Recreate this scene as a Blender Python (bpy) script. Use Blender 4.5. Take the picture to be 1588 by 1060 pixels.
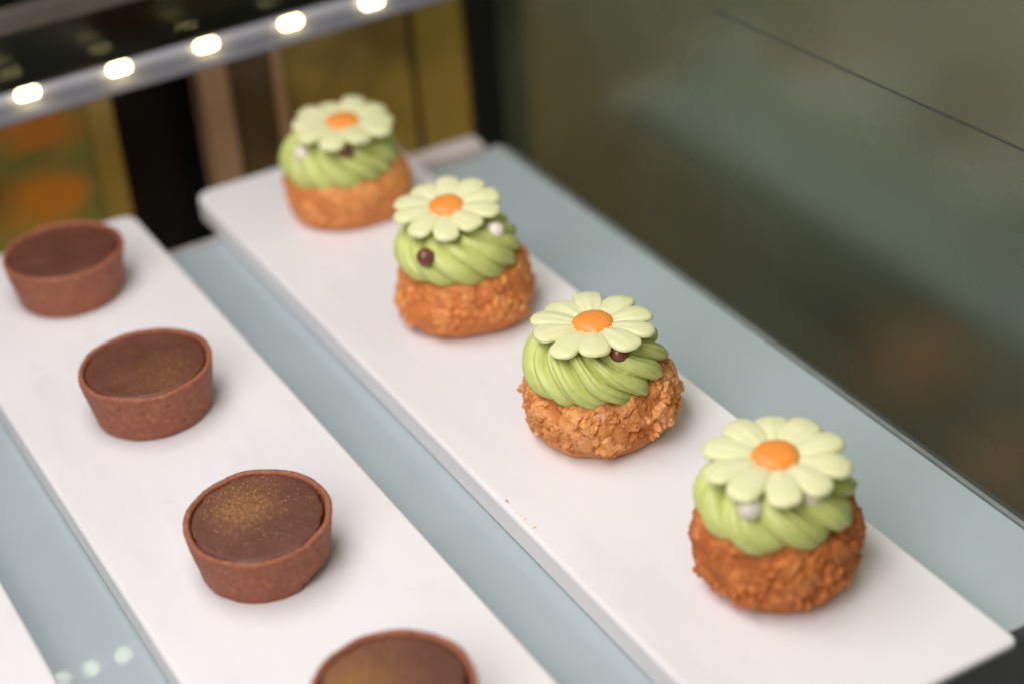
import bpy, bmesh, math, random
import numpy as np
from mathutils import Vector, Matrix, noise

# ------------------------------------------------------------------ clear
for o in list(bpy.data.objects):
    bpy.data.objects.remove(o)
S = bpy.context.scene
COL = S.collection

# ------------------------------------------------------------------ camera (from the photograph's vanishing points)
PP = np.array([794.0, 530.0])
V1 = np.array([-1184.0, -1195.0]) - PP      # along the boards, away
V2 = np.array([7546.0, -1974.0]) - PP       # across the boards, to the right
F = math.sqrt(-(V1 @ V2))
ay = np.array([V1[0], V1[1], F]); ay /= np.linalg.norm(ay)
ax = np.array([V2[0], V2[1], F]); ax /= np.linalg.norm(ax)
az = np.cross(ax, ay)
RW = np.stack([ax, ay, az])                 # world = RW @ (right, down, forward)
CAM = np.array([0.0, 0.0, 0.43])            # metres above the glass shelf
def ray(p): return RW @ np.array([p[0] - PP[0], p[1] - PP[1], F])
def on_z(p, z):
    d = ray(p); return CAM + d * (z - CAM[2]) / d[2]
def on_y(p, y):
    d = ray(p); return CAM + d * (y - CAM[1]) / d[1]
def on_x(p, x):
    d = ray(p); return CAM + d * (x - CAM[0]) / d[0]
def proj(P):
    c = (np.asarray(P, float) - CAM) @ RW
    return c[:2] / c[2] * F + PP

cd = bpy.data.cameras.new('camera'); cam = bpy.data.objects.new('camera', cd); COL.objects.link(cam)
right, down, fwd = RW[:, 0], RW[:, 1], RW[:, 2]
M = Matrix.Identity(4)
for i in range(3):
    M[i][0] = right[i]; M[i][1] = -down[i]; M[i][2] = -fwd[i]; M[i][3] = CAM[i]
cam.matrix_world = M
cd.sensor_width = 36.0; cd.lens = F / 1588 * 36.0
cd.clip_start = 0.01; cd.clip_end = 100
cd.dof.use_dof = True; cd.dof.focus_distance = 0.697; cd.dof.aperture_fstop = 3.8
S.camera = cam

# ------------------------------------------------------------------ world and lamps
w = bpy.data.worlds.new('World'); S.world = w; w.use_nodes = True
bg = w.node_tree.nodes['Background']
bg.inputs[0].default_value = (0.80, 0.88, 0.72, 1); bg.inputs[1].default_value = 0.10
def area(name, loc, target, sx, sy, power, col):
    l = bpy.data.lights.new(name, 'AREA'); l.shape = 'RECTANGLE'; l.size = sx; l.size_y = sy
    l.energy = power; l.color = col
    o = bpy.data.objects.new(name, l); COL.objects.link(o); o.location = loc
    o.rotation_euler = (Vector(target) - Vector(loc)).to_track_quat('-Z', 'Y').to_euler()
    return o
area('case_ceiling_lamp', (0.08, 0.52, 0.58), (0.24, 0.50, 0.0), 0.62, 0.26, 2.9, (1.0, 0.965, 0.97))
area('room_fill_lamp', (-0.60, -0.08, 0.92), (0.25, 0.50, 0.0), 0.8, 0.8, 10.6, (1.0, 0.955, 0.935))  # unseen soft fill added from the camera side

vs = S.view_settings
vs.view_transform = 'Standard'; vs.look = 'None'; vs.exposure = 0.0; vs.gamma = 1.0; vs.use_curve_mapping = False
S.render.engine = 'CYCLES'
S.render.resolution_x = 1024; S.render.resolution_y = 683

# ------------------------------------------------------------------ helpers
def tag(o, label, cat, group=None):
    o['label'] = label; o['category'] = cat
    if group: o['group'] = group
    return o
def structure(o):
    o['kind'] = 'structure'; return o
def empty(name, loc, rz=0.0):
    o = bpy.data.objects.new(name, None); COL.objects.link(o); o.location = loc
    o.rotation_euler = (0, 0, rz); o.empty_display_size = 0.01; return o
def mesh_obj(name, verts, faces, mat, parent=None, smooth=True):
    me = bpy.data.meshes.new(name); me.from_pydata([tuple(v) for v in verts], [], faces); me.update()
    if smooth: me.polygons.foreach_set('use_smooth', [True] * len(me.polygons))
    me.materials.append(mat)
    o = bpy.data.objects.new(name, me); COL.objects.link(o)
    if parent: o.parent = parent
    return o
def bm_obj(name, bm, mat, parent=None, smooth=False):
    bmesh.ops.recalc_face_normals(bm, faces=bm.faces[:])
    me = bpy.data.meshes.new(name); bm.to_mesh(me); bm.free()
    if smooth: me.polygons.foreach_set('use_smooth', [True] * len(me.polygons))
    me.materials.append(mat)
    o = bpy.data.objects.new(name, me); COL.objects.link(o)
    if parent: o.parent = parent
    return o
def box(name, x0, x1, y0, y1, z0, z1, mat, parent=None, bevel=0.0, seg=2):
    bm = bmesh.new(); bmesh.ops.create_cube(bm, size=1)
    for v in bm.verts:
        v.co = Vector(((x0 + x1) / 2 + v.co.x * (x1 - x0), (y0 + y1) / 2 + v.co.y * (y1 - y0), (z0 + z1) / 2 + v.co.z * (z1 - z0)))
    if bevel: bmesh.ops.bevel(bm, geom=bm.edges[:], offset=bevel, segments=seg, profile=0.5, affect='EDGES')
    return bm_obj(name, bm, mat, parent, smooth=False)
def grid_faces(nr, nc, wrap=True):
    f = []
    for i in range(nr - 1):
        for j in range(nc if wrap else nc - 1):
            k = (j + 1) % nc
            f.append((i * nc + j, i * nc + k, (i + 1) * nc + k, (i + 1) * nc + j))
    return f
def lerp_profile(pts, n):
    """Catmull-Rom through the (r, z) points, resampled evenly by length."""
    P = [pts[0]] + list(pts) + [pts[-1]]; out = []
    for i in range(1, len(P) - 2):
        p0, p1, p2, p3 = [np.array(P[k], float) for k in (i - 1, i, i + 1, i + 2)]
        for s in np.linspace(0, 1, 24, endpoint=False):
            out.append(0.5 * ((2 * p1) + (-p0 + p2) * s + (2 * p0 - 5 * p1 + 4 * p2 - p3) * s * s + (-p0 + 3 * p1 - 3 * p2 + p3) * s ** 3))
    out.append(np.array(P[-1], float)); out = np.array(out)
    d = np.r_[0, np.cumsum(np.linalg.norm(np.diff(out, axis=0), axis=1))]
    t = np.linspace(0, d[-1], n)
    return np.stack([np.interp(t, d, out[:, 0]), np.interp(t, d, out[:, 1])], -1)

# ------------------------------------------------------------------ materials
def new_mat(name):
    m = bpy.data.materials.new(name); m.use_nodes = True
    nt = m.node_tree; b = nt.nodes['Principled BSDF']
    return m, nt, b
def N(nt, kind, **kw):
    n = nt.nodes.new(kind)
    for k, v in kw.items():
        if k in n.inputs: n.inputs[k].default_value = v
        else: setattr(n, k, v)
    return n
def ramp(nt, fac, stops):
    r = nt.nodes.new('ShaderNodeValToRGB'); e = r.color_ramp.elements
    while len(e) < len(stops): e.new(0.5)
    for i, (p, c) in enumerate(stops):
        e[i].position = p; e[i].color = (c[0], c[1], c[2], 1)
    nt.links.new(fac, r.inputs[0]); return r.outputs[0]
def coords(nt): return nt.nodes.new('ShaderNodeTexCoord').outputs['Object']
def noise_fac(nt, vec, scale, detail=4, rough=0.55):
    n = N(nt, 'ShaderNodeTexNoise', Scale=scale, Detail=detail, Roughness=rough)
    nt.links.new(vec, n.inputs['Vector']); return n.outputs['Fac']
def bump(nt, b, h, strength, dist):
    n = N(nt, 'ShaderNodeBump', Strength=strength, Distance=dist)
    nt.links.new(h, n.inputs['Height']); nt.links.new(n.outputs[0], b.inputs['Normal'])
def plain(name, col, rough=0.5, metal=0.0, var=0.12, scale=60.0):
    m, nt, b = new_mat(name); v = coords(nt)
    f = noise_fac(nt, v, scale)
    c = ramp(nt, f, [(0.3, [x * (1 - var) for x in col]), (0.7, [min(1, x * (1 + var)) for x in col])])
    nt.links.new(c, b.inputs['Base Color']); b.inputs['Roughness'].default_value = rough; b.inputs['Metallic'].default_value = metal
    return m

def mat_marble():
    m, nt, b = new_mat('white_marble'); v = coords(nt)
    mp = N(nt, 'ShaderNodeMapping'); mp.inputs['Scale'].default_value = (9, 2.2, 9); mp.inputs['Rotation'].default_value = (0, 0, 0.5)
    nt.links.new(v, mp.inputs[0])
    f = noise_fac(nt, mp.outputs[0], 2.2, 6, 0.6)
    c = ramp(nt, f, [(0.30, (0.72, 0.695, 0.71)), (0.46, (0.78, 0.755, 0.768)), (0.52, (0.80, 0.775, 0.787)), (0.75, (0.79, 0.766, 0.777))])
    sm = ramp(nt, noise_fac(nt, v, 26, 6, 0.7), [(0.60, (0, 0, 0)), (0.78, (0.5, 0.5, 0.5))])
    mx = N(nt, 'ShaderNodeMix', data_type='RGBA'); nt.links.new(sm, mx.inputs[0]); nt.links.new(c, mx.inputs[6]); mx.inputs[7].default_value = (0.70, 0.655, 0.62, 1)
    nt.links.new(mx.outputs[2], b.inputs['Base Color'])
    f2 = noise_fac(nt, v, 40, 4)
    r = N(nt, 'ShaderNodeMapRange'); r.inputs['To Min'].default_value = 0.18; r.inputs['To Max'].default_value = 0.46
    nt.links.new(f2, r.inputs[0]); nt.links.new(r.outputs[0], b.inputs['Roughness'])
    b.inputs['Specular IOR Level'].default_value = 0.35
    b.inputs['Subsurface Weight'].default_value = 0.15; b.inputs['Subsurface Radius'].default_value = (1, 0.9, 0.85); b.inputs['Subsurface Scale'].default_value = 0.002
    return m
def mat_shelf():
    m, nt, b = new_mat('frosted_blue_glass'); v = coords(nt)
    f = noise_fac(nt, v, 14, 4)
    c = ramp(nt, f, [(0.3, (0.37, 0.435, 0.455)), (0.7, (0.41, 0.47, 0.495))])
    nt.links.new(c, b.inputs['Base Color']); b.inputs['Roughness'].default_value = 0.35
    b.inputs['Coat Weight'].default_value = 0.8; b.inputs['Coat Roughness'].default_value = 0.012
    return m
def mat_thin_glass(name, tint, gain, haze=0.0, rmin=0.04):
    m = bpy.data.materials.new(name); m.use_nodes = True; nt = m.node_tree; nt.nodes.clear()
    out = nt.nodes.new('ShaderNodeOutputMaterial'); mix = nt.nodes.new('ShaderNodeMixShader')
    tr = N(nt, 'ShaderNodeBsdfTransparent'); tr.inputs[0].default_value = (*tint, 1)
    gl = N(nt, 'ShaderNodeBsdfGlossy'); gl.inputs['Color'].default_value = (0.86, 0.93, 0.78, 1)
    v = coords(nt); sm = noise_fac(nt, v, 7, 5, 0.6)
    rr = N(nt, 'ShaderNodeMapRange'); rr.inputs['From Min'].default_value = 0.3; rr.inputs['From Max'].default_value = 0.75
    rr.inputs['To Min'].default_value = rmin; rr.inputs['To Max'].default_value = rmin * 1.9
    nt.links.new(sm, rr.inputs[0]); nt.links.new(rr.outputs[0], gl.inputs['Roughness'])
    fr = N(nt, 'ShaderNodeFresnel', IOR=1.5); geo = nt.nodes.new('ShaderNodeNewGeometry')
    inv = N(nt, 'ShaderNodeMath', operation='SUBTRACT'); inv.inputs[0].default_value = 1.0
    nt.links.new(geo.outputs['Backfacing'], inv.inputs[1])
    mu = N(nt, 'ShaderNodeMath', operation='MULTIPLY'); nt.links.new(fr.outputs[0], mu.inputs[0]); nt.links.new(inv.outputs[0], mu.inputs[1])
    m2 = N(nt, 'ShaderNodeMath', operation='MULTIPLY', use_clamp=True); nt.links.new(mu.outputs[0], m2.inputs[0]); m2.inputs[1].default_value = gain
    nt.links.new(m2.outputs[0], mix.inputs[0]); nt.links.new(tr.outputs[0], mix.inputs[1]); nt.links.new(gl.outputs[0], mix.inputs[2])
    if haze > 0:
        df = N(nt, 'ShaderNodeBsdfDiffuse'); df.inputs[0].default_value = (0.54, 0.62, 0.42, 1)
        hm = nt.nodes.new('ShaderNodeMixShader'); hr = N(nt, 'ShaderNodeMapRange'); nt.links.new(noise_fac(nt, v, 4.5, 5, 0.62), hr.inputs[0])
        hr.inputs['From Min'].default_value = 0.3; hr.inputs['From Max'].default_value = 0.7; hr.inputs['To Min'].default_value = haze * 0.5; hr.inputs['To Max'].default_value = haze * 1.5
        nt.links.new(hr.outputs[0], hm.inputs[0]); nt.links.new(mix.outputs[0], hm.inputs[1]); nt.links.new(df.outputs[0], hm.inputs[2])
        nt.links.new(hm.outputs[0], out.inputs[0])
    else: nt.links.new(mix.outputs[0], out.inputs[0])
    return m
def mat_crust(name, a, bcol, pale, pale_amt):
    m, nt, b = new_mat(name); v = coords(nt)
    at = N(nt, 'ShaderNodeAttribute', attribute_name='plate')
    ad = N(nt, 'ShaderNodeMath', operation='MULTIPLY_ADD'); nt.links.new(at.outputs['Fac'], ad.inputs[0]); ad.inputs[1].default_value = 0.32; nt.links.new(noise_fac(nt, v, 260, 6, 0.65), ad.inputs[2])
    su = N(nt, 'ShaderNodeMath', operation='SUBTRACT'); nt.links.new(ad.outputs[0], su.inputs[0]); su.inputs[1].default_value = 0.12
    f = su.outputs[0]
    c = ramp(nt, f, [(0.28, a), (0.5, [(x + y) / 2 for x, y in zip(a, bcol)]), (0.72, bcol)])
    f2 = noise_fac(nt, v, 190, 3, 0.6)
    k = ramp(nt, f2, [(0.60, (0, 0, 0)), (0.72, (pale_amt,) * 3)])
    mx = N(nt, 'ShaderNodeMix', data_type='RGBA'); nt.links.new(k, mx.inputs[0]); nt.links.new(c, mx.inputs[6]); mx.inputs[7].default_value = (*pale, 1)
    nt.links.new(mx.outputs[2], b.inputs['Base Color'])
    b.inputs['Roughness'].default_value = 0.62; b.inputs['Specular IOR Level'].default_value = 0.4
    b.inputs['Subsurface Weight'].default_value = 0.18; b.inputs['Subsurface Radius'].default_value = (1, 0.45, 0.2); b.inputs['Subsurface Scale'].default_value = 0.0018
    bump(nt, b, noise_fac(nt, v, 1500, 4, 0.7), 0.55, 0.0003)
    return m
def mat_cream():
    m, nt, b = new_mat('pistachio_cream'); v = coords(nt)
    c = ramp(nt, noise_fac(nt, v, 90, 3), [(0.3, (0.51, 0.56, 0.16)), (0.7, (0.59, 0.63, 0.215))])
    nt.links.new(c, b.inputs['Base Color']); b.inputs['Roughness'].default_value = 0.42
    b.inputs['Subsurface Weight'].default_value = 0.25; b.inputs['Subsurface Radius'].default_value = (0.8, 1, 0.3); b.inputs['Subsurface Scale'].default_value = 0.002
    vo = N(nt, 'ShaderNodeTexVoronoi', Scale=520.0); nt.links.new(v, vo.inputs['Vector'])
    pit = ramp(nt, vo.outputs['Distance'], [(0.05, (0, 0, 0)), (0.20, (1, 1, 1))])
    nz = N(nt, 'ShaderNodeMath', operation='MULTIPLY_ADD'); nt.links.new(pit, nz.inputs[0]); nz.inputs[1].default_value = 0.6; nt.links.new(noise_fac(nt, v, 900, 4, 0.6), nz.inputs[2])
    bump(nt, b, nz.outputs[0], 0.22, 0.0002)
    return m
def mat_petal():
    m, nt, b = new_mat('pale_yellow_chocolate'); v = coords(nt)
    c = ramp(nt, noise_fac(nt, v, 120, 3), [(0.3, (0.70, 0.70, 0.37)), (0.7, (0.76, 0.755, 0.45))])
    nt.links.new(c, b.inputs['Base Color']); b.inputs['Roughness'].default_value = 0.45
    b.inputs['Subsurface Weight'].default_value = 0.3; b.inputs['Subsurface Radius'].default_value = (1, 1, 0.5); b.inputs['Subsurface Scale'].default_value = 0.002
    bump(nt, b, noise_fac(nt, v, 900, 4, 0.65), 0.16, 0.0002)
    return m
def mat_shell():
    m, nt, b = new_mat('cocoa_tart_shell'); v = coords(nt)
    f = noise_fac(nt, v, 420, 6, 0.7)
    c = ramp(nt, f, [(0.25, (0.21, 0.064, 0.030)), (0.55, (0.34, 0.108, 0.052)), (0.66, (0.42, 0.150, 0.078)), (0.8, (0.48, 0.23, 0.14))])
    nt.links.new(c, b.inputs['Base Color']); b.inputs['Roughness'].default_value = 0.62
    bump(nt, b, noise_fac(nt, v, 1100, 5, 0.7), 0.8, 0.0004)
    return m
def mat_ganache(gold, cx, cy, spread):
    """Dark ganache; gold lustre dust is a metallic dusting with a shape of its own."""
    m, nt, b = new_mat('chocolate_ganache'); v = coords(nt)
    f = noise_fac(nt, v, 70, 4)
    c = ramp(nt, f, [(0.3, (0.105, 0.034, 0.019)), (0.7, (0.15, 0.052, 0.031))])
    nt.links.new(noise_fac(nt, v, 55, 5), b.inputs['Roughness'])
    b.inputs['Roughness'].default_value = 0.4
    r = N(nt, 'ShaderNodeMapRange'); r.inputs['To Min'].default_value = 0.42; r.inputs['To Max'].default_value = 0.58
    nt.links.new(noise_fac(nt, v, 60, 4), r.inputs[0]); nt.links.new(r.outputs[0], b.inputs['Roughness'])
    if gold > 0:
        sub = N(nt, 'ShaderNodeVectorMath', operation='SUBTRACT'); nt.links.new(v, sub.inputs[0]); sub.inputs[1].default_value = (cx, cy, 0.020)
        ln = N(nt, 'ShaderNodeVectorMath', operation='LENGTH'); nt.links.new(sub.outputs[0], ln.inputs[0])
        mr = N(nt, 'ShaderNodeMapRange', interpolation_type='SMOOTHSTEP'); nt.links.new(ln.outputs['Value'], mr.inputs[0])
        mr.inputs['From Min'].default_value = 0.0; mr.inputs['From Max'].default_value = spread; mr.inputs['To Min'].default_value = gold; mr.inputs['To Max'].default_value = 0.0
        sp = ramp(nt, noise_fac(nt, v, 1700, 3, 0.7), [(0.44, (0, 0, 0)), (0.62, (1, 1, 1))])
        mu = N(nt, 'ShaderNodeMath', operation='MULTIPLY'); nt.links.new(mr.outputs[0], mu.inputs[0]); nt.links.new(sp, mu.inputs[1])
        mx = N(nt, 'ShaderNodeMix', data_type='RGBA'); nt.links.new(mu.outputs[0], mx.inputs[0]); nt.links.new(c, mx.inputs[6]); mx.inputs[7].default_value = (0.52, 0.26, 0.05, 1)
        nt.links.new(mx.outputs[2], b.inputs['Base Color'])
    else:
        nt.links.new(c, b.inputs['Base Color'])
    b.inputs['Specular IOR Level'].default_value = 0.45
    bump(nt, b, noise_fac(nt, v, 500, 3), 0.05, 0.0003)
    return m
def mat_gold():
    m, nt, b = new_mat('gold_dust'); v = coords(nt)
    c = ramp(nt, noise_fac(nt, v, 3000, 1), [(0.3, (0.80, 0.42, 0.09)), (0.7, (0.98, 0.70, 0.30))])
    nt.links.new(c, b.inputs['Base Color']); b.inputs['Metallic'].default_value = 0.45; b.inputs['Roughness'].default_value = 0.40
    return m
def mat_emit(name, col, strength):
    m, nt, b = new_mat(name); b.inputs['Base Color'].default_value = (0.9, 0.9, 0.85, 1)
    b.inputs['Emission Color'].default_value = (*col, 1); b.inputs['Emission Strength'].default_value = strength
    return m
def mat_reflection():
    """Blurred pastry reflections painted as orange blobs on green."""
    m, nt, b = new_mat('painted_reflection'); v = coords(nt)
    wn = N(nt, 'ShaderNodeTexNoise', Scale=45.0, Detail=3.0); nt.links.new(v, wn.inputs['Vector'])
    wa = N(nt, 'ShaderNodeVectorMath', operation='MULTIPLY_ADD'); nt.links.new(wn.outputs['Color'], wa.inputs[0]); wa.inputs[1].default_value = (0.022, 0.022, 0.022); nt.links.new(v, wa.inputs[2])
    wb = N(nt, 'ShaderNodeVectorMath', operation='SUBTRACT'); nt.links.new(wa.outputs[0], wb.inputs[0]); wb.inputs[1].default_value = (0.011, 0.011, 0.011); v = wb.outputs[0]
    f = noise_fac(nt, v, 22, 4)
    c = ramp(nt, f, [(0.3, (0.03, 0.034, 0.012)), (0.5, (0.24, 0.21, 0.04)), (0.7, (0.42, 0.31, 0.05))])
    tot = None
    for (px, pz, s) in REFLECTION_SPOTS:
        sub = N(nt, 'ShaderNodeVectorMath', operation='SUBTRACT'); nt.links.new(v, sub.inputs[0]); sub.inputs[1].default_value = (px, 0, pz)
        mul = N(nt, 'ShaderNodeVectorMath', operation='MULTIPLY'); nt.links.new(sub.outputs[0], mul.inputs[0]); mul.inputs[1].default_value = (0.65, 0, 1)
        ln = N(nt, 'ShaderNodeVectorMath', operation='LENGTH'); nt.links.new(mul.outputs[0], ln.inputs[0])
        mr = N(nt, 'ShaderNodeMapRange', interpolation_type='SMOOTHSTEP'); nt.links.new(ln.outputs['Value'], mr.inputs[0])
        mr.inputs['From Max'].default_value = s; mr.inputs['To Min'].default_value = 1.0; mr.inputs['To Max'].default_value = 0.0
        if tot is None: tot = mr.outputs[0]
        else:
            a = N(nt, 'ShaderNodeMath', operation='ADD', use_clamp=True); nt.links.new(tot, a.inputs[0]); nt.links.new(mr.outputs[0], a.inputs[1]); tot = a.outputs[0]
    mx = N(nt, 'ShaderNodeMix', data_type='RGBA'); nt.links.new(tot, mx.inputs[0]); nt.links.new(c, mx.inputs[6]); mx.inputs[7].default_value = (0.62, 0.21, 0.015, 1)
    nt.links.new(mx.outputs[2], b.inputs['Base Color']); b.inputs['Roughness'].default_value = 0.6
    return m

MARBLE = mat_marble(); SHELF = mat_shelf()
CREAM = mat_cream(); PETAL = mat_petal(); SHELL = mat_shell(); GOLD = mat_gold()
DISC = plain('orange_chocolate', (0.86, 0.29, 0.045), 0.42, var=0.05)
PEARL = plain('white_sugar_pearl', (0.80, 0.74, 0.62), 0.28, var=0.04)
CHOC_PEARL = plain('brown_chocolate_pearl', (0.17, 0.055, 0.035), 0.22, var=0.08)
BLACK = plain('black_lacquer', (0.006, 0.006, 0.006), 0.4)
DARK = plain('dark_floor', (0.018, 0.020, 0.014), 0.6, scale=3)
ALU = plain('pinkish_aluminium', (0.78, 0.68, 0.67), 0.4, 0.2)
STRIPW = plain('white_light_channel', (0.40, 0.40, 0.44), 0.4)
TAN = plain('tan_bronze', (0.55, 0.33, 0.17), 0.35, 0.3, scale=25)
BRASS = plain('dull_brass', (0.46, 0.30, 0.06), 0.35, 0.3, scale=25)
BROWN = plain('olive_bronze_panel', (0.40, 0.26, 0.055), 0.30, 0.2, 0.5, scale=22)
GREYBAR = plain('grey_brown_bar', (0.085, 0.070, 0.055), 0.5)
TRIM = plain('dark_seal', (0.05, 0.055, 0.05), 0.4)

# ------------------------------------------------------------------ the setting
structure(box('floor', -0.9, 2.4, -0.4, 2.4, -0.52, -0.50, DARK))

T = 0.012                                   # board thickness
# pale blue shelf of the case
sh = empty('glass_shelf', (0.2, 0.56, -0.010))
tag(sh, 'pale blue frosted glass shelf under the white marble boards', 'shelf')
def child(o, parent):
    o.parent = parent; o.matrix_parent_inverse = Matrix.Translation(-parent.location); return o
child(box('shelf_plate', -0.30, 0.3955, 0.356, 0.7645, -0.008, 0.0, SHELF, bevel=0.0008), sh)
child(box('edge_trim', 0.3957, 0.3975, 0.352, 0.7665, -0.009, 0.0008, plain('grey_trim', (0.30, 0.32, 0.31), 0.3, 0.4), bevel=0.0003), sh)
child(box('edge_trim', -0.30, 0.3955, 0.7647, 0.7685, -0.009, 0.0012, plain('pale_trim', (0.55, 0.52, 0.52), 0.3, 0.4), bevel=0.0004), sh)
child(box('edge_trim', 0.3977, 0.401, 0.352, 0.7665, -0.010, -0.001, TRIM), sh)

# boards
def rounded_board(name, x0, x1, y0, y1, rad_, label):
    bm = bmesh.new(); pts = []
    for sx_, sy_, a0, rad in ((1, 1, 0, rad_), (0, 1, 90, rad_), (0, 0, 180, 0.003), (1, 0, 270, 0.003)):
        cx = x1 - rad if sx_ else x0 + rad; cy = y1 - rad if sy_ else y0 + rad
        for k in range(9):
            a = math.radians(a0 + 90 * k / 8); pts.append((cx + rad * math.cos(a), cy + rad * math.sin(a)))
    ox, oy = (x0 + x1) / 2, (y0 + y1) / 2
    vs_ = [bm.verts.new((x - ox, y - oy, 0)) for x, y in pts]
    f = bm.faces.new(vs_)
    r = bmesh.ops.extrude_face_region(bm, geom=[f])
    up = [v for v in r['geom'] if isinstance(v, bmesh.types.BMVert)]
    for v in up: v.co.z = T
    bm.normal_update()
    ed = [e for e in bm.edges if (all(abs(v.co.z - T) < 1e-6 for v in e.verts) or all(abs(v.co.z) < 1e-6 for v in e.verts))]
    bmesh.ops.bevel(bm, geom=ed, offset=0.0018, segments=4, profile=0.5, affect='EDGES')
    o = bm_obj(name, bm, MARBLE, smooth=True); o.location = (ox, oy, 0.0002)
    for p in o.data.polygons: p.use_smooth = True
    md = o.modifiers.new('wn', 'WEIGHTED_NORMAL'); md.keep_sharp = False
    return tag(o, label, 'board', 'marble boards on the shelf')
rounded_board('marble_board', 0.245, 0.345, 0.3415, 0.795, 0.008, 'white marble board carrying the four daisy cream puffs')
rounded_board('marble_board', 0.113, 0.2142, 0.3415, 0.795, 0.008, 'white marble board carrying the chocolate tarts')
rounded_board('marble_board', -0.022, 0.0798, 0.3415, 0.795, 0.008, 'empty white marble board cut off at the bottom left corner')

# black rail closing the front of the shelf
tag(box('front_rail', -0.30, 0.436, 0.318, 0.3408, -0.06, T - 0.0008, BLACK, bevel=0.001), 'black rail along the front end of the boards, bottom right', 'rail')
# rail block at the back of the shelf
tag(box('shelf_bracket', 0.357, 0.3955, 0.784, 0.797, -0.0145, -0.0045, ALU, bevel=0.001), 'small pinkish metal bracket behind the back edge of the shelf', 'bracket')

# right-hand glass wall of the case: reflects the shelf, dark shop floor behind
PX = 0.437
fp = empty('glass_wall', (PX, 0.5, -0.49))
tag(fp, 'tall clear glass wall on the right reflecting the shelf', 'glass wall')
child(box('pane', PX, PX + 0.006, -0.05, 0.845, -0.495, 0.55, mat_thin_glass('clear_glass', (0.72, 0.78, 0.70), 3.4, 0.075, 0.19)), fp)
a, b_, c_ = on_x((1105, 16), PX - 0.0006), on_x((1350, 128), PX - 0.0006), on_x((1600, 241), PX - 0.0006)
bm = bmesh.new()
prev = None
for k in range(25):
    s = k / 24; p = (1 - s) ** 2 * a + 2 * s * (1 - s) * (2 * b_ - (a + c_) / 2) + s * s * c_
    q = [bm.verts.new((p[0] + dx, p[1], p[2] + dz)) for dx, dz in ((0, -0.00014), (0, 0.00014), (0.0005, 0.00014), (0.0005, -0.00014))]
    if prev:
        for i in range(4): bm.faces.new((prev[i], prev[(i + 1) % 4], q[(i + 1) % 4], q[i]))
    prev = q
child(bm_obj('film_edge', bm, TRIM), fp)

# back of the case
YB = 0.845
def zcol(name, pa, pb, y0, y1, mat, parent=None, z0=-0.30, z1=0.40):
    """upright panel between two photo columns (at row 200), on the back plane"""
    return box(name, on_y((pa, 200), y0)[0], on_y((pb, 200), y0)[0], y0, y1, z0, z1, mat, parent)
REFLECTION_SPOTS = []
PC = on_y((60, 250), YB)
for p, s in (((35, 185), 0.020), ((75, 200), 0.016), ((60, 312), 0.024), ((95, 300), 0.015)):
    q = on_y(p, YB); REFLECTION_SPOTS.append((q[0] - PC[0], q[2], s))
pr = box('reflection_panel', on_y((-90, 200), YB)[0] - PC[0], on_y((139, 200), YB)[0] - PC[0], 0, 0.006, -0.3, 0.4, mat_reflection())  # pastry reflections are painted into this panel's colour
pr.location = (PC[0], YB, 0); tag(pr, 'green panel with painted blurred orange reflections at the back left', 'panel')
tag(zcol('brass_upright', 140, 180, YB - 0.002, YB + 0.008, BRASS), 'narrow dull brass upright between the painted reflection panel and the black gap', 'upright')
tag(zcol('back_wall', -120, 760, YB + 0.035, YB + 0.045, BLACK), 'black back wall of the display case seen between the panels', 'wall')
dr = empty('bronze_door', (on_y((520, 200), YB)[0], YB, -0.30))
tag(dr, 'olive bronze back door with tan upright behind the farthest puff', 'door')
child(zcol('stile', 322, 366, YB - 0.004, YB + 0.010, TAN), dr)
child(zcol('panel', 367, 436, YB, YB + 0.008, plain('dark_bronze', (0.12, 0.075, 0.03), 0.3, 0.2, 0.4, 20)), dr)
child(zcol('divider', 437, 452, YB - 0.003, YB + 0.010, TAN), dr)
child(zcol('panel', 453, 648, YB, YB + 0.008, BROWN), dr)
child(zcol('divider', 649, 657, YB + 0.002, YB + 0.010, plain('dark_joint', (0.02, 0.014, 0.006), 0.4)), dr)
child(zcol('panel', 658, 737, YB, YB + 0.008, BRASS), dr)
tag(zcol('corner_post', 739, 785, YB - 0.004, YB + 0.03, BLACK), 'black corner post where the back meets the glass wall', 'post')
# dark glass behind the lights
GLB = mat_thin_glass('back_glass', (0.85, 0.85, 0.82), 0.3)
LY = 0.806
db = empty('back_glass', (0.2, LY + 0.02, 0.06))
tag(db, 'double back glass with faint mirrored lights above the light strip', 'glass')
zt = on_y((320, 78), LY + 0.013)[2]
for k in range(2):
    child(box('glass_sheet', -0.1, 0.43, LY + 0.013 + 0.0085 * k, LY + 0.015 + 0.0085 * k, zt, 0.40, GLB), db)
child(box('black_backing', -0.1, 0.43, LY + 0.030, LY + 0.033, zt, 0.40, BLACK), db)
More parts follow.
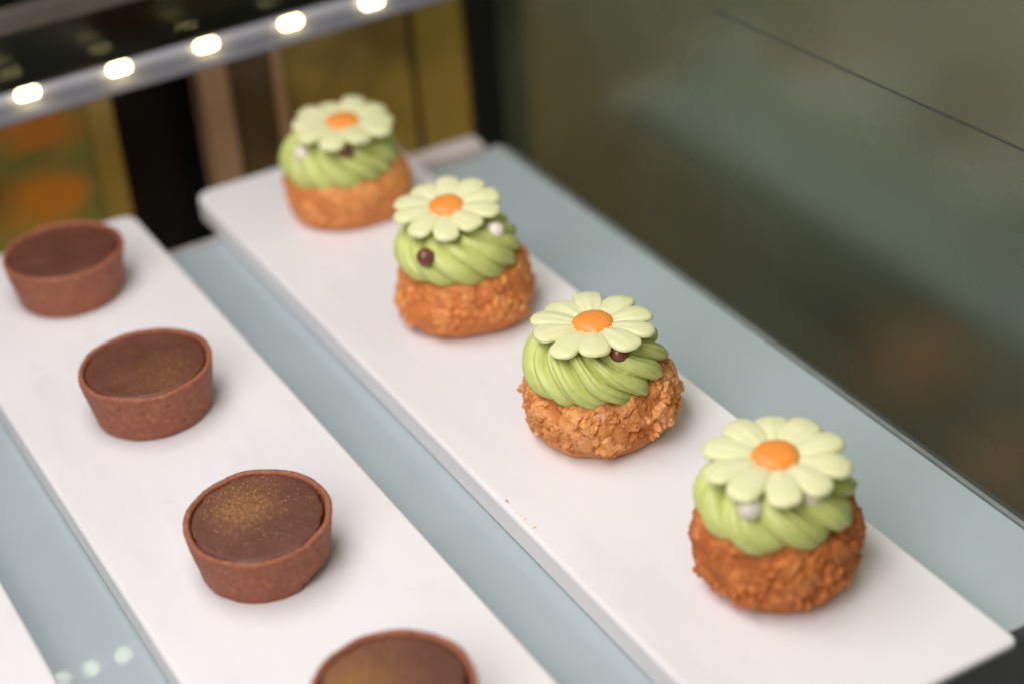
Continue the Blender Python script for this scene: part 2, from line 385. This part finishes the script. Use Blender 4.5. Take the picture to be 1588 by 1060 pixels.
# light strip
st = empty('light_strip', (0.27, LY, on_y((320, 70), LY)[2]))
tag(st, 'white light strip with glowing lamps along the top of the case', 'light strip')
za = on_y((320, 70), LY)[2]
child(box('channel', -0.05, 0.425, LY + 0.0022, LY + 0.007, za - 0.0042, za + 0.0009, STRIPW, bevel=0.0008), st)
child(box('blocker_lip', -0.05, 0.425, LY - 0.0130, LY + 0.007, za - 0.0054, za - 0.0044, plain('blocker_grey', (0.13, 0.13, 0.15), 0.95)), st)  # added lip, blocks the LED reflections from the shelf
LED = mat_emit('lit_led', (1.0, 0.82, 0.42), 10.0)
led_me = None
for k, p in enumerate([(43, 145), (185, 106), (320, 70), (451, 35), (577, 3)]):
    q = on_y(p, LY)
    if led_me is None:
        o = box('led', -0.0052, 0.0052, -0.0018, 0.0020, -0.0026, 0.0024, LED, bevel=0.0018, seg=3); led_me = o.data
    else:
        o = bpy.data.objects.new('led', led_me); COL.objects.link(o)
    o.location = (q[0] - st.location.x, 0, q[2] - st.location.z); o.parent = st
# a second strip higher on the back: its lamps are mirrored in the glass shelf
def on_shelf_mirror(p, y):
    d = ray(p); q = CAM + d * (0 - CAM[2]) / d[2]; e = d * np.array([1, 1, -1]); return q + e * (y - q[1]) / e[1]
us = [on_shelf_mirror(p, LY) for p in ((98, 1055), (143, 1038), (193, 1018))]
ut = empty('light_strip', (float(us[1][0]), LY, float(us[1][2])))
tag(ut, 'upper light strip seen as pale round reflections in the shelf', 'light strip')
child(box('channel', -0.05, 0.425, LY + 0.0022, LY + 0.008, us[1][2] - 0.004, us[1][2] + 0.004, STRIPW, bevel=0.0008), ut)
ume = led_me.copy(); ume.materials.clear(); ume.materials.append(mat_emit('lit_green_led', (0.82, 1.0, 0.62), 34.0))
for q in us:
    o = bpy.data.objects.new('led', ume); COL.objects.link(o); o.parent = ut; o.scale = (0.32, 0.6, 0.6); o.location = (q[0] - ut.location.x, 0.0012, 0)
# grey bar at the upper left
ga, gb = on_y((0, 54), LY + 0.004), on_y((0, 20), LY + 0.004)
tag(box('top_rail', -0.08, 0.42, LY + 0.001, LY + 0.010, ga[2], gb[2], GREYBAR, bevel=0.001), 'grey brown rail above the light strip at the top left', 'rail')

# ------------------------------------------------------------------ cream puffs
def fbm(p, sc, off, oct_=3):
    return noise.fractal(Vector((p[0] * sc + off, p[1] * sc + off * 1.7, p[2] * sc - off)), 1.0, 2.0, oct_)
def choux(parent, R, H, seed, rough, mat, prof, res):
    nt_, nv = res
    P = lerp_profile([(r * R, z * H) for r, z in prof], nv)
    V = []; PL = []; tang = np.gradient(P, axis=0); nrm = np.stack([tang[:, 1], -tang[:, 0]], -1)
    nrm /= np.linalg.norm(nrm, axis=1)[:, None] + 1e-12
    off = seed * 7.31
    for i in range(nv):
        r, z = P[i]
        band = min(1, max(0, (z / H - 0.10) / 0.16))
        for j in range(nt_):
            th = 2 * math.pi * j / nt_; c, s = math.cos(th), math.sin(th)
            p = (r * c, r * s, z)
            q = Vector((p[0] * 1000 + off * 13, p[1] * 1000, p[2] * 1000))
            lf = noise.noise(q * 0.055) * 0.0016 + noise.noise(q * 0.11) * 0.0008
            d = lf * (1 if z > 0.001 else z / 0.001)
            # smooth base reaches higher in places
            edge = 0.10 + 0.13 * noise.noise(Vector((c * 1.3 + off, s * 1.3, 0)))
            band = min(1, max(0, (z / H - edge) / 0.07))
            pl = 0.35
            if band > 0:
                wv = Vector((noise.noise(q * 0.3), noise.noise(q * 0.3 + Vector((9, 3, 1))), noise.noise(q * 0.3 + Vector((4, 7, 2))))) * 2.2
                wf = Vector((noise.noise(q * 0.9), noise.noise(q * 0.9 + Vector((9, 3, 1))), noise.noise(q * 0.9 + Vector((4, 7, 2))))) * 0.7
                dd, pts = noise.voronoi((q + wv + wf) * 0.13)
                e1 = dd[1] - dd[0]; h1 = noise.cell(pts[0] * 57.3)
                k1 = min(1, e1 / 0.30); k1 = 1 - (1 - k1) ** 2
                dd2, pts2 = noise.voronoi((q + wv * 0.6 + wf) * 0.36)
                e2 = dd2[1] - dd2[0]; h2 = noise.cell(pts2[0] * 31.7)
                k2 = min(1, e2 / 0.40); k2 = 1 - (1 - k2) ** 2
                fine = noise.fractal(q * 0.8, 0.9, 2.1, 3)
                gate = min(1, max(0, 0.5 + 2.0 * noise.noise(q * 0.10 + Vector((3, 1, 8)))))
                lump = (0.2 + 1.15 * h1) * k1 - 0.95 * (1 - k1) + (0.25 + 0.75 * gate) * ((0.1 + 0.55 * h2) * k2 - 0.40 * (1 - k2)) + 0.20 * fine
                pl = 0.35 + band * (0.55 * h1 + 0.45 * h2 - 0.35)
                hole = min(0, noise.noise(q * 0.16 + Vector((7, 7, 1))) + 0.22) * 2.6
                d += rough * band * (0.35 + 0.65 * gate) * (0.00100 * (lump + hole) + 0.0002)
            else:
                d += 0.00012 * noise.noise(q * 0.7)
            PL.append(pl)
            V.append(((r + d * nrm[i][0]) * c, (r + d * nrm[i][0]) * s, max(0, z + d * nrm[i][1])))
    o = mesh_obj('choux', V, grid_faces(nv, nt_), mat, parent)
    o.data.attributes.new('plate', 'FLOAT', 'POINT').data.foreach_set('value', PL)
    return o
def crumbs(parent, R, H, seed, n, mat, prof):
    """loose craquelin crumbs clinging to the crust"""
    rnd = random.Random(seed); V = []; Fc = []
    P = lerp_profile([(r * R, z * H) for r, z in prof], 80)
    ico = bmesh.new(); bmesh.ops.create_icosphere(ico, subdivisions=2, radius=1)
    iv = [v.co.copy() for v in ico.verts]; fi = [[v.index for v in f.verts] for f in ico.faces]; ico.free()
    for k in range(n):
        z = rnd.uniform(0.16, 0.80) * H; i = int(np.argmin(np.abs(P[:, 1] - z) + (P[:, 0] < R * 0.6) * 1)); r = P[i, 0] + rnd.uniform(-0.0006, 0.0004)
        th = rnd.uniform(0, 2 * math.pi); sz = rnd.choice((0.0008, 0.0011, 0.0015, 0.0021))
        c = Vector((r * math.cos(th), r * math.sin(th), z)); b0 = len(V); sc = (rnd.uniform(.7, 1.3), rnd.uniform(.7, 1.3), rnd.uniform(.6, 1.0))
        for v in iv:
            kf = 1 + 0.8 * noise.noise(v * 1.5 + Vector((k * 3.1, seed, 0))) + 0.45 * noise.noise(v * 3.7 + Vector((k * 1.1, seed, 7)))
            V.append(c + Vector((v.x * sc[0], v.y * sc[1], v.z * sc[2])) * sz * kf)
        Fc += [[b0 + q for q in f] for f in fi]
    o = mesh_obj('craquelin_crumbs', V, Fc, mat, parent, smooth=False); o['kind'] = 'stuff'
    return o
CPROF = [(17, 20.0), (22, 19.0), (25.2, 20.6), (26.8, 24.0), (26.9, 28.0), (25.6, 32.0), (22.8, 35.8), (18.5, 39.0), (13, 41.2), (7, 42.2), (0.01, 42.4)]
def cream(parent, sx, dz, n, twist, depth, seed, phase, lean, zs_, ox):
    nt_, nv = 420, 110; P = lerp_profile([(r * sx * 0.001, (42.4 - (42.4 - z) * zs_ + dz) * 0.001) for r, z in CPROF], nv)
    tang = np.gradient(P, axis=0); nrm = np.stack([tang[:, 1], -tang[:, 0]], -1); nrm /= np.linalg.norm(nrm, axis=1)[:, None]
    zb, zt_ = P[:, 1].min(), P[:, 1].max(); rnd = random.Random(seed); amp = [rnd.uniform(0.7, 1.25) for _ in range(n)]; up = [rnd.uniform(-1, 1) for _ in range(n)]
    wid = np.cumsum([0] + [rnd.uniform(0.75, 1.3) for _ in range(n)]); wid = wid / wid[-1]
    V = []
    for i in range(nv):
        r, z = P[i]; u = i / (nv - 1)
        for j in range(nt_):
            th = 2 * math.pi * j / nt_
            tw = twist * (u ** 0.85) + 0.10 * noise.noise(Vector((math.cos(th) * 1.2 + seed, math.sin(th) * 1.2, u * 3)))
            x = ((th + tw + phase) / (2 * math.pi)) % 1.0
            k = min(n - 1, int(np.searchsorted(wid, x, side='right') - 1)); s = (x - wid[k]) / (wid[k + 1] - wid[k])
            s = s ** 0.78                                        # lobes lean over their neighbours
            lobe = 0.6 * math.sqrt(max(0, 1 - (2 * s - 1) ** 2 * 0.985)) + 0.4 * (1 - abs(2 * s - 1) ** 1.3)
            cut = (0.30 if k % 2 else 0.12) * max(0, 1 - abs(s - 0.40) / 0.06) + (0.28 if k % 3 else 0.06) * max(0, 1 - abs(s - 0.68) / 0.05)        # faint groove left by the nozzle tooth
            fade = min(1, r / 0.012) * min(1, 0.35 + u * 5)
            d = depth * fade * amp[k] * (lobe - 0.66 - cut * 0.6) + 0.0005 * noise.noise(Vector((math.cos(th) * 2, math.sin(th) * 2, u * 4 + seed)))
            zz = z + d * nrm[i][1] + (0.0007 * up[k] * lobe * (1 - u))
            rr = r + d * nrm[i][0]
            ruff = noise.noise(Vector((th * 9, u * 26, seed * 3.0))) * 0.00016 + 0.00010 * noise.noise(Vector((x * 150, u * 3, seed))) * fade
            rr += ruff
            V.append((rr * math.cos(th) + ox + lean[0] * u, rr * math.sin(th) + lean[1] * u, zz))
    return mesh_obj('cream', V, grid_faces(nv, nt_), CREAM, parent)
def petal_mesh(L0, L1, W, Th, seed):
    rnd = random.Random(seed); ns, nc = 22, 22; V = []
    for i in range(ns):
        u = i / (ns - 1); x = L0 + (L1 - L0) * u
        base = 0.42 + 0.58 * math.sin(min(1, u / 0.62) * math.pi / 2)
        tip = math.sqrt(max(0.0, 1 - max(0, (u - 0.70) / 0.30) ** 2.6))
        wv = W * base * max(tip, 0.02); tv = Th * (0.75 + 0.35 * math.sin(u * math.pi)) * max(tip ** 0.6, 0.03)
        zc = 0.0006 * math.sin(u * 2.6) - 0.0004 * u * u
        for j in range(nc):
            a = 2 * math.pi * j / nc; y = math.cos(a); z = math.sin(a)
            yy = math.copysign(abs(y) ** 0.85, y); top = math.copysign(abs(z) ** 0.8, z)
            if z > 0:
                g = math.exp(-((y - 0.36) / 0.13) ** 2) + math.exp(-((y + 0.36) / 0.13) ** 2)
                top -= 0.42 * g * (1 - 0.75 * u)
            else: top *= 0.55
            nz = noise.noise(Vector((x * 260, yy * 1.3, seed * 5.0 + (1 if z > 0 else 0))))
            V.append((x + 0.0003 * nz, wv * yy * (1 + 0.06 * noise.noise(Vector((x * 200, seed * 3.0 + (9 if y > 0 else 0), 2)))) + 0.0004 * math.sin(seed + u * 2) * u, zc + tv * top + 0.00016 * nz))
    Fc = grid_faces(ns, nc); Fc.append(list(range(nc))[::-1]); Fc.append(list(range((ns - 1) * nc, ns * nc)))
    me = bpy.data.meshes.new('petal'); me.from_pydata(V, [], Fc); me.update()
    me.polygons.foreach_set('use_smooth', [True] * len(me.polygons)); me.materials.append(PETAL); return me
PET = [petal_mesh(0.0055, 0.0230 + d, 0.0055 + w_, 0.0021, k) for k, (d, w_) in enumerate(((0, 0), (0.0007, 0.0001), (-0.0008, 0.0003), (0.0003, -0.0003), (-0.0003, 0.0002), (0.0009, 0.0)))]
def disc_mesh():
    prof = [(0.0072, -0.0006), (0.0075, 0.0004), (0.0072, 0.0013), (0.0062, 0.0021), (0.0045, 0.0028), (0.0022, 0.0032), (0.00001, 0.0033)]
    P = lerp_profile(prof, 24); V = []
    for r, z in P:
        for j in range(48):
            a = 2 * math.pi * j / 48; k = 1 + 0.02 * math.sin(3 * a + 1) + 0.012 * math.sin(7 * a)
            V.append((r * k * math.cos(a), r * k * math.sin(a), z + 0.00012 * noise.noise(Vector((r * math.cos(a) * 900, r * math.sin(a) * 900, 0)))))
    me = bpy.data.meshes.new('flower_centre'); me.from_pydata(V, [], grid_faces(24, 48)); me.update()
    me.polygons.foreach_set('use_smooth', [True] * len(me.polygons)); me.materials.append(DISC); return me
DISC_ME = disc_mesh()
def hub_mesh():
    P = lerp_profile([(0.0001, -0.0012), (0.006, -0.0012), (0.0088, -0.0006), (0.0092, 0.0003), (0.0080, 0.0007), (0.0001, 0.0007)], 20); V = []
    for r, z in P:
        for j in range(40):
            a = 2 * math.pi * j / 40; V.append((r * math.cos(a), r * math.sin(a), z))
    me = bpy.data.meshes.new('daisy'); me.from_pydata(V, [], grid_faces(20, 40)); me.update()
    me.polygons.foreach_set('use_smooth', [True] * len(me.polygons)); me.materials.append(PETAL); return me
HUB = hub_mesh()
def daisy(parent, loc, rot0, tx, ty, scale, seed):
    rnd = random.Random(seed)
    d = bpy.data.objects.new('daisy', HUB); COL.objects.link(d); d.parent = parent; d.location = loc
    d.rotation_euler = (tx, ty, rot0); d.scale = (scale,) * 3
    for k in range(10):
        o = bpy.data.objects.new('petal', PET[rnd.randrange(6)]); COL.objects.link(o); o.parent = d
        o.rotation_euler = (rnd.uniform(-0.10, 0.10), rnd.uniform(-0.04, 0.04), 2 * math.pi * k / 10 + rnd.uniform(-0.045, 0.045))
        o.location = (0, 0, 0.0002 * (k % 2) + rnd.uniform(-0.0001, 0.0001))
    c = bpy.data.objects.new('flower_centre', DISC_ME); COL.objects.link(c); c.parent = d; c.location = (0, 0, 0.0010)
    return d
def pearl_at(root, pix, rad, mat, sx, dz, lean, zs_, cox):
    """pearl where the pixel's ray meets the cream"""
    d = ray(pix); d = d / np.linalg.norm(d); ox, oy, oz = root.location
    prof = np.array(CPROF); zs = (42.4 - (42.4 - prof[2:, 1]) * zs_ + dz) * 0.001; rs = prof[2:, 0] * sx * 0.001
    s = 0.45
    while s < 1.2:
        p = CAM + d * s; z = p[2] - oz; u = min(1, max(0, (z - 0.02) / 0.022))
        if zs[0] - 0.004 < z < zs[-1]:
            rr = np.interp(z, zs, rs)
            if math.hypot(p[0] - ox - cox - lean[0] * u, p[1] - oy - lean[1] * u) < rr + rad * 0.35: break
        s += 0.0003
    bm = bmesh.new(); bmesh.ops.create_icosphere(bm, subdivisions=4, radius=rad)
    for v in bm.verts: v.co *= 1 + 0.02 * noise.noise(v.co * 300)
    o = bm_obj('pearl', bm, mat, root, smooth=True); o.location = Vector(p) - Vector((ox, oy, oz)); return o

STD = [(0.001, 0), (0.60, 0), (0.74, 0.01), (0.86, 0.09), (0.955, 0.27), (1.0, 0.50), (0.99, 0.70), (0.93, 0.88), (0.80, 0.99), (0.5, 1.03), (0.001, 1.03)]
CONE = [(0.001, 0), (0.58, 0), (0.70, 0.01), (0.86, 0.10), (0.97, 0.24), (1.0, 0.40), (0.955, 0.62), (0.90, 0.82), (0.80, 0.97), (0.5, 1.03), (0.001, 1.03)]
FLAT = [(0.001, 0), (0.72, 0), (0.82, 0.01), (0.92, 0.10), (0.985, 0.28), (1.0, 0.50), (0.98, 0.72), (0.92, 0.90), (0.80, 1.0), (0.5, 1.03), (0.001, 1.03)]
puffs = [
    dict(x=0.3001, y=0.7375, R=0.0291, H=0.0235, rough=0.75, prof=FLAT, mat=mat_crust('crust_smooth', (0.62, 0.205, 0.052), (0.84, 0.36, 0.115), (0.72, 0.42, 0.22), 0.35),
         zs=0.85, ox=-0.0022, sx=0.955, dz=-2.2, n=13, tw=1.5, dep=0.0036, ph=0.4, lean=(0.0005, 0), nc=4, dz_d=0.0450, rot=0.245, tx=0.05, ty=0.02, ds=1.03,
         label='farthest daisy cream puff, smoothest crust and one white pearl at left'),
    dict(x=0.2994, y=0.6226, R=0.0286, H=0.0268, rough=1.1, prof=CONE, mat=mat_crust('crust_orange', (0.60, 0.180, 0.042), (0.84, 0.35, 0.105), (0.75, 0.45, 0.27), 0.45),
         zs=0.79, ox=-0.0012, sx=0.915, dz=1.8, n=13, tw=1.85, dep=0.0044, ph=1.1, lean=(-0.0030, 0), nc=8, dz_d=0.0500, rot=0.42, tx=0.05, ty=-0.10, ds=0.955,
         label='daisy cream puff with a brown pearl and a white pearl on its cream'),
    dict(x=0.3012, y=0.5203, R=0.0293, H=0.0258, rough=1.5, prof=STD, mat=mat_crust('crust_crumbly', (0.56, 0.180, 0.040), (0.86, 0.42, 0.15), (0.78, 0.55, 0.36), 0.6),
         zs=0.80, ox=-0.0018, sx=0.95, dz=0.6, n=13, tw=1.95, dep=0.0044, ph=2.3, lean=(-0.0010, 0), nc=26, dz_d=0.0449, rot=0.45, tx=-0.02, ty=0.03, ds=1.02,
         label='sharpest daisy cream puff with crumbly cracked crust, no white pearl'),
    dict(x=0.3029, y=0.4124, R=0.0284, H=0.0268, rough=1.45, prof=STD, mat=mat_crust('crust_dark', (0.42, 0.110, 0.020), (0.68, 0.235, 0.055), (0.62, 0.30, 0.13), 0.25),
         zs=0.74, ox=-0.0006, sx=0.925, dz=1.2, n=9, tw=1.5, dep=0.0050, ph=0.9, lean=(-0.0008, 0), nc=14, dz_d=0.0472, rot=0.42, tx=0.02, ty=0.0, ds=1.05,
         label='nearest daisy cream puff with dark rough crust and two white pearls'),
]
pearls = {0: [((468, 238), 0.0036, PEARL), ((537, 236), 0.0034, CHOC_PEARL)],
          1: [((768, 358), 0.0038, PEARL), ((660, 399), 0.0038, CHOC_PEARL)],
          2: [((960, 548), 0.0037, CHOC_PEARL)],
          3: [((1163, 786), 0.0042, PEARL), ((1258, 768), 0.0040, PEARL)]}
for i, p in enumerate(puffs):
    root = empty('cream_puff', (p['x'], p['y'], T + 0.0003))
    tag(root, p['label'], 'cream puff', 'daisy cream puffs')
    choux(root, p['R'], p['H'], i + 1, p['rough'], p['mat'], p['prof'], [(320, 140), (400, 170), (640, 250), (480, 190)][i])
    crumbs(root, p['R'], p['H'], i + 5, p['nc'], p['mat'], p['prof'])
    cream(root, p['sx'], p['dz'], p['n'], p['tw'], p['dep'], i + 3, p['ph'], p['lean'], p['zs'], p['ox'])
    for (pix, rad, mat) in pearls[i]: pearl_at(root, pix, rad, mat, p['sx'], p['dz'], p['lean'], p['zs'], p['ox'])
    tgt = [(531, 188), (692, 318), (919, 500), (1203, 706)][i]
    q = on_z(tgt, T + p['dz_d'])
    daisy(root, (q[0] - p['x'], q[1] - p['y'], p['dz_d'] - 0.0018), p['rot'], p['tx'], p['ty'], p['ds'], i + 20)

# ------------------------------------------------------------------ chocolate tarts
def tart(x, y, R, H, seed, gold, label, tilt=(0, 0), gcen=(0, 0), gspread=0.02, nfl=0, notch=False):
    root = empty('chocolate_tart', (x, y, T + 0.0003)); tag(root, label, 'tart', 'chocolate tarts')
    root.rotation_euler = (tilt[0], tilt[1], 0)
    rnd = random.Random(seed)
    rb = 0.86 * R; tk = 0.0024
    prof = [(0.0001, 0), (rb - 0.0018, 0), (rb - 0.0003, 0.0004), (rb + 0.0003, 0.0018), (rb + (R - rb) * 0.5, H * 0.5), (R - 0.0002, H - 0.0014), (R - 0.0003, H - 0.0004), (R - 0.0009, H),
            (R - tk + 0.0006, H), (R - tk, H - 0.0006), (R - tk - 0.0002, H - 0.003), (R - tk - 0.0008, H - 0.006), (0.0001, H - 0.006)]
    P = []
    for a_, b2 in zip(prof[:-1], prof[1:]):
        n = max(2, int(math.hypot(b2[0] - a_[0], b2[1] - a_[1]) / 0.00042))
        for s in np.linspace(0, 1, n, endpoint=False): P.append((a_[0] + (b2[0] - a_[0]) * s, a_[1] + (b2[1] - a_[1]) * s))
    P.append(prof[-1]); nt_ = 260; V = []
    for (r, z) in P:
        for j in range(nt_):
            th = 2 * math.pi * j / nt_; c, s = math.cos(th), math.sin(th); q = Vector((r * c, r * s, z)) * 1000 + Vector((seed * 31, 0, 0))
            d = 0.00050 * noise.noise(q * 0.10) + 0.00018 * noise.noise(q * 0.6) + 0.00007 * noise.noise(q * 1.7)
            pit = noise.noise(q * 0.85 + Vector((5, 5, 5)))
            if r > rb * 0.95 and z < H - 0.001: d -= max(0, pit - 0.42) * 0.0016
            zz = z + (0.0006 * noise.noise(Vector((c * 2.2, s * 2.2, seed))) + 0.00010 * noise.noise(q * 0.7)) * (1 if z > 0.002 else 0)
            if r > rb * 0.8 and z < 0.010:       # uneven foot
                cut = (0.5 + 0.5 * noise.noise(Vector((c * 2.6 + seed, s * 2.6, 1)))) * 0.0006
                if notch:
                    dth = (th - math.radians(-52) + math.pi) % (2 * math.pi) - math.pi
                    cut += 0.0062 * math.exp(-(dth / 0.40) ** 2) * (0.75 + 0.5 * noise.noise(Vector((th * 9, 0, 3))))
                kz = max(0, 1 - z / 0.006); zz += cut * kz; d -= cut * 0.45 * kz
            rr = max(0.00005, r + (d if r > rb * 0.5 else 0))
            V.append((rr * c, rr * s, zz))
    mesh_obj('tart_shell', V, grid_faces(len(P), nt_), SHELL, root)
    # ganache
    Rg = R - tk - 0.0003
    gp = lerp_profile([(Rg + 0.0002, H - 0.0052), (Rg, H - 0.0018), (Rg - 0.0003, H - 0.0009), (Rg - 0.0012, H - 0.0006), (Rg - 0.006, H - 0.0006), (0.0001, H - 0.0005)], 46)
    V = []
    for r, z in gp:
        for j in range(140):
            th = 2 * math.pi * j / 140; c, s = math.cos(th), math.sin(th)
            gap = 0.0006 * max(0, noise.noise(Vector((c * 3 + seed * 2, s * 3, 4))) + 0.25) * (r / Rg) ** 6 * 2
            V.append(((r - gap) * c, (r - gap) * s, z + 0.00008 * noise.noise(Vector((r * c * 130, r * s * 130, seed)))))
    g = mesh_obj('ganache', V, grid_faces(46, 140), mat_ganache(gold, gcen[0], gcen[1], gspread), root)
    if nfl:
        V = []; Fc = []
        for k in range(nfl):
            if rnd.random() < 0.66: px, py = rnd.gauss(gcen[0], gspread * 0.45), rnd.gauss(gcen[1], gspread * 0.48)
            else: a_ = rnd.uniform(0, 6.283); q = R * math.sqrt(rnd.random()); px, py = q * math.cos(a_), q * math.sin(a_)
            rr = math.hypot(px, py)
            if rr > R - 0.0004 or abs(rr - (R - tk)) < 0.0006: continue
            pz = H - 0.00045 if rr < R - tk else H + 0.0001
            sz = rnd.choice((0.00006, 0.00007, 0.00009, 0.00012, 0.00016)); b0 = len(V)
            e_ = [sz * rnd.uniform(0.7, 1.3) for _ in range(3)]
            V += [(px + e_[0], py, pz), (px, py + e_[1], pz), (px - e_[0], py, pz), (px, py - e_[1], pz), (px, py, pz + e_[2] * 0.8), (px, py, pz - e_[2] * 0.8)]
            for m_ in range(4): Fc += [(b0 + m_, b0 + (m_ + 1) % 4, b0 + 4), (b0 + (m_ + 1) % 4, b0 + m_, b0 + 5)]
        o = mesh_obj('gold_dust', V, Fc, GOLD, root, smooth=False); o['kind'] = 'stuff'
    return root
TH = 0.0216
tart(0.1665, 0.7405, 0.0261, TH, 1, 0, 'plain chocolate tart at the back end of its board, no gold dust')
tart(0.1636, 0.6323, 0.0263, TH, 2, 0.25, 'chocolate tart second from the back, faintly dusted with gold', gcen=(0.002, -0.012), gspread=0.022, nfl=420)
tart(0.1612, 0.5176, 0.0258, TH, 3, 0.55, 'chocolate tart with gold dust and a chipped foot, whole in view', tilt=(0.055, -0.02), gcen=(-0.0020, 0.0075), gspread=0.0175, nfl=1900, notch=True)
tart(0.1612, 0.4140, 0.0258, TH, 4, 0.75, 'nearest chocolate tart, gold dusted and cut off by the bottom edge', gcen=(-0.010, 0.006), gspread=0.026, nfl=900)

# ------------------------------------------------------------------ pastries on the tier below, seen only mirrored in the glass wall
area('added_tier_lamp', (0.24, 0.55, -0.014), (0.24, 0.55, -0.3), 0.25, 0.35, 0.55, (1.0, 0.93, 0.86))  # unseen lamp added to brighten the mirrored buns
LZ = -0.17
tag(box('dark_tray', 0.05, 0.42, 0.33, 0.80, LZ - 0.008, LZ, DARK, bevel=0.001), 'dark tray on the tier below, seen mirrored in the glass', 'tray')
base = [o for o in bpy.data.objects if o.name.startswith('choux')][1]
for k, p in enumerate(((1420, 565), (1580, 735))):
    q = on_z(p, LZ + 0.015); o = base.copy(); o.parent = None; COL.objects.link(o); o.name = 'orange_bun'
    o.location = (2 * PX - q[0], q[1], LZ + 0.0003); print('bun', o.location[:])
    tag(o, ['farther', 'nearer'][k] + ' orange bun on the tier below, mirrored in the glass wall', 'bun', 'buns on the tier below')

# ------------------------------------------------------------------ golden crumbs on the edge of the puff board
for k, (p, ln) in enumerate([((772, 782), 0.0011), ((777, 811), 0.0007), ((784, 816), 0.0007), ((797, 830), 0.0009)]):
    q = on_z(p, T + 0.0003); q[0] = max(q[0], 0.2476)
    bm = bmesh.new(); bmesh.ops.create_icosphere(bm, subdivisions=2, radius=1)
    for v in bm.verts: v.co = Vector((v.co.x * ln * 0.4, v.co.y * ln, v.co.z * ln * 0.3)) * (1 + 0.5 * noise.noise(v.co * 1.5 + Vector((k * 4, 0, 0))))
    o = bm_obj('golden_crumb', bm, GOLD); o.location = (q[0], q[1], T + ln * 0.25); o.rotation_euler = (0, 0, 0.5 * k)
    tag(o, ['longest golden crumb, farthest back on the left edge of the puff board', 'left one of the two middle golden crumbs on the puff board edge', 'right one of the two middle golden crumbs on the puff board edge', 'nearest golden crumb on the left edge of the puff board'][k], 'crumb', 'golden crumbs')
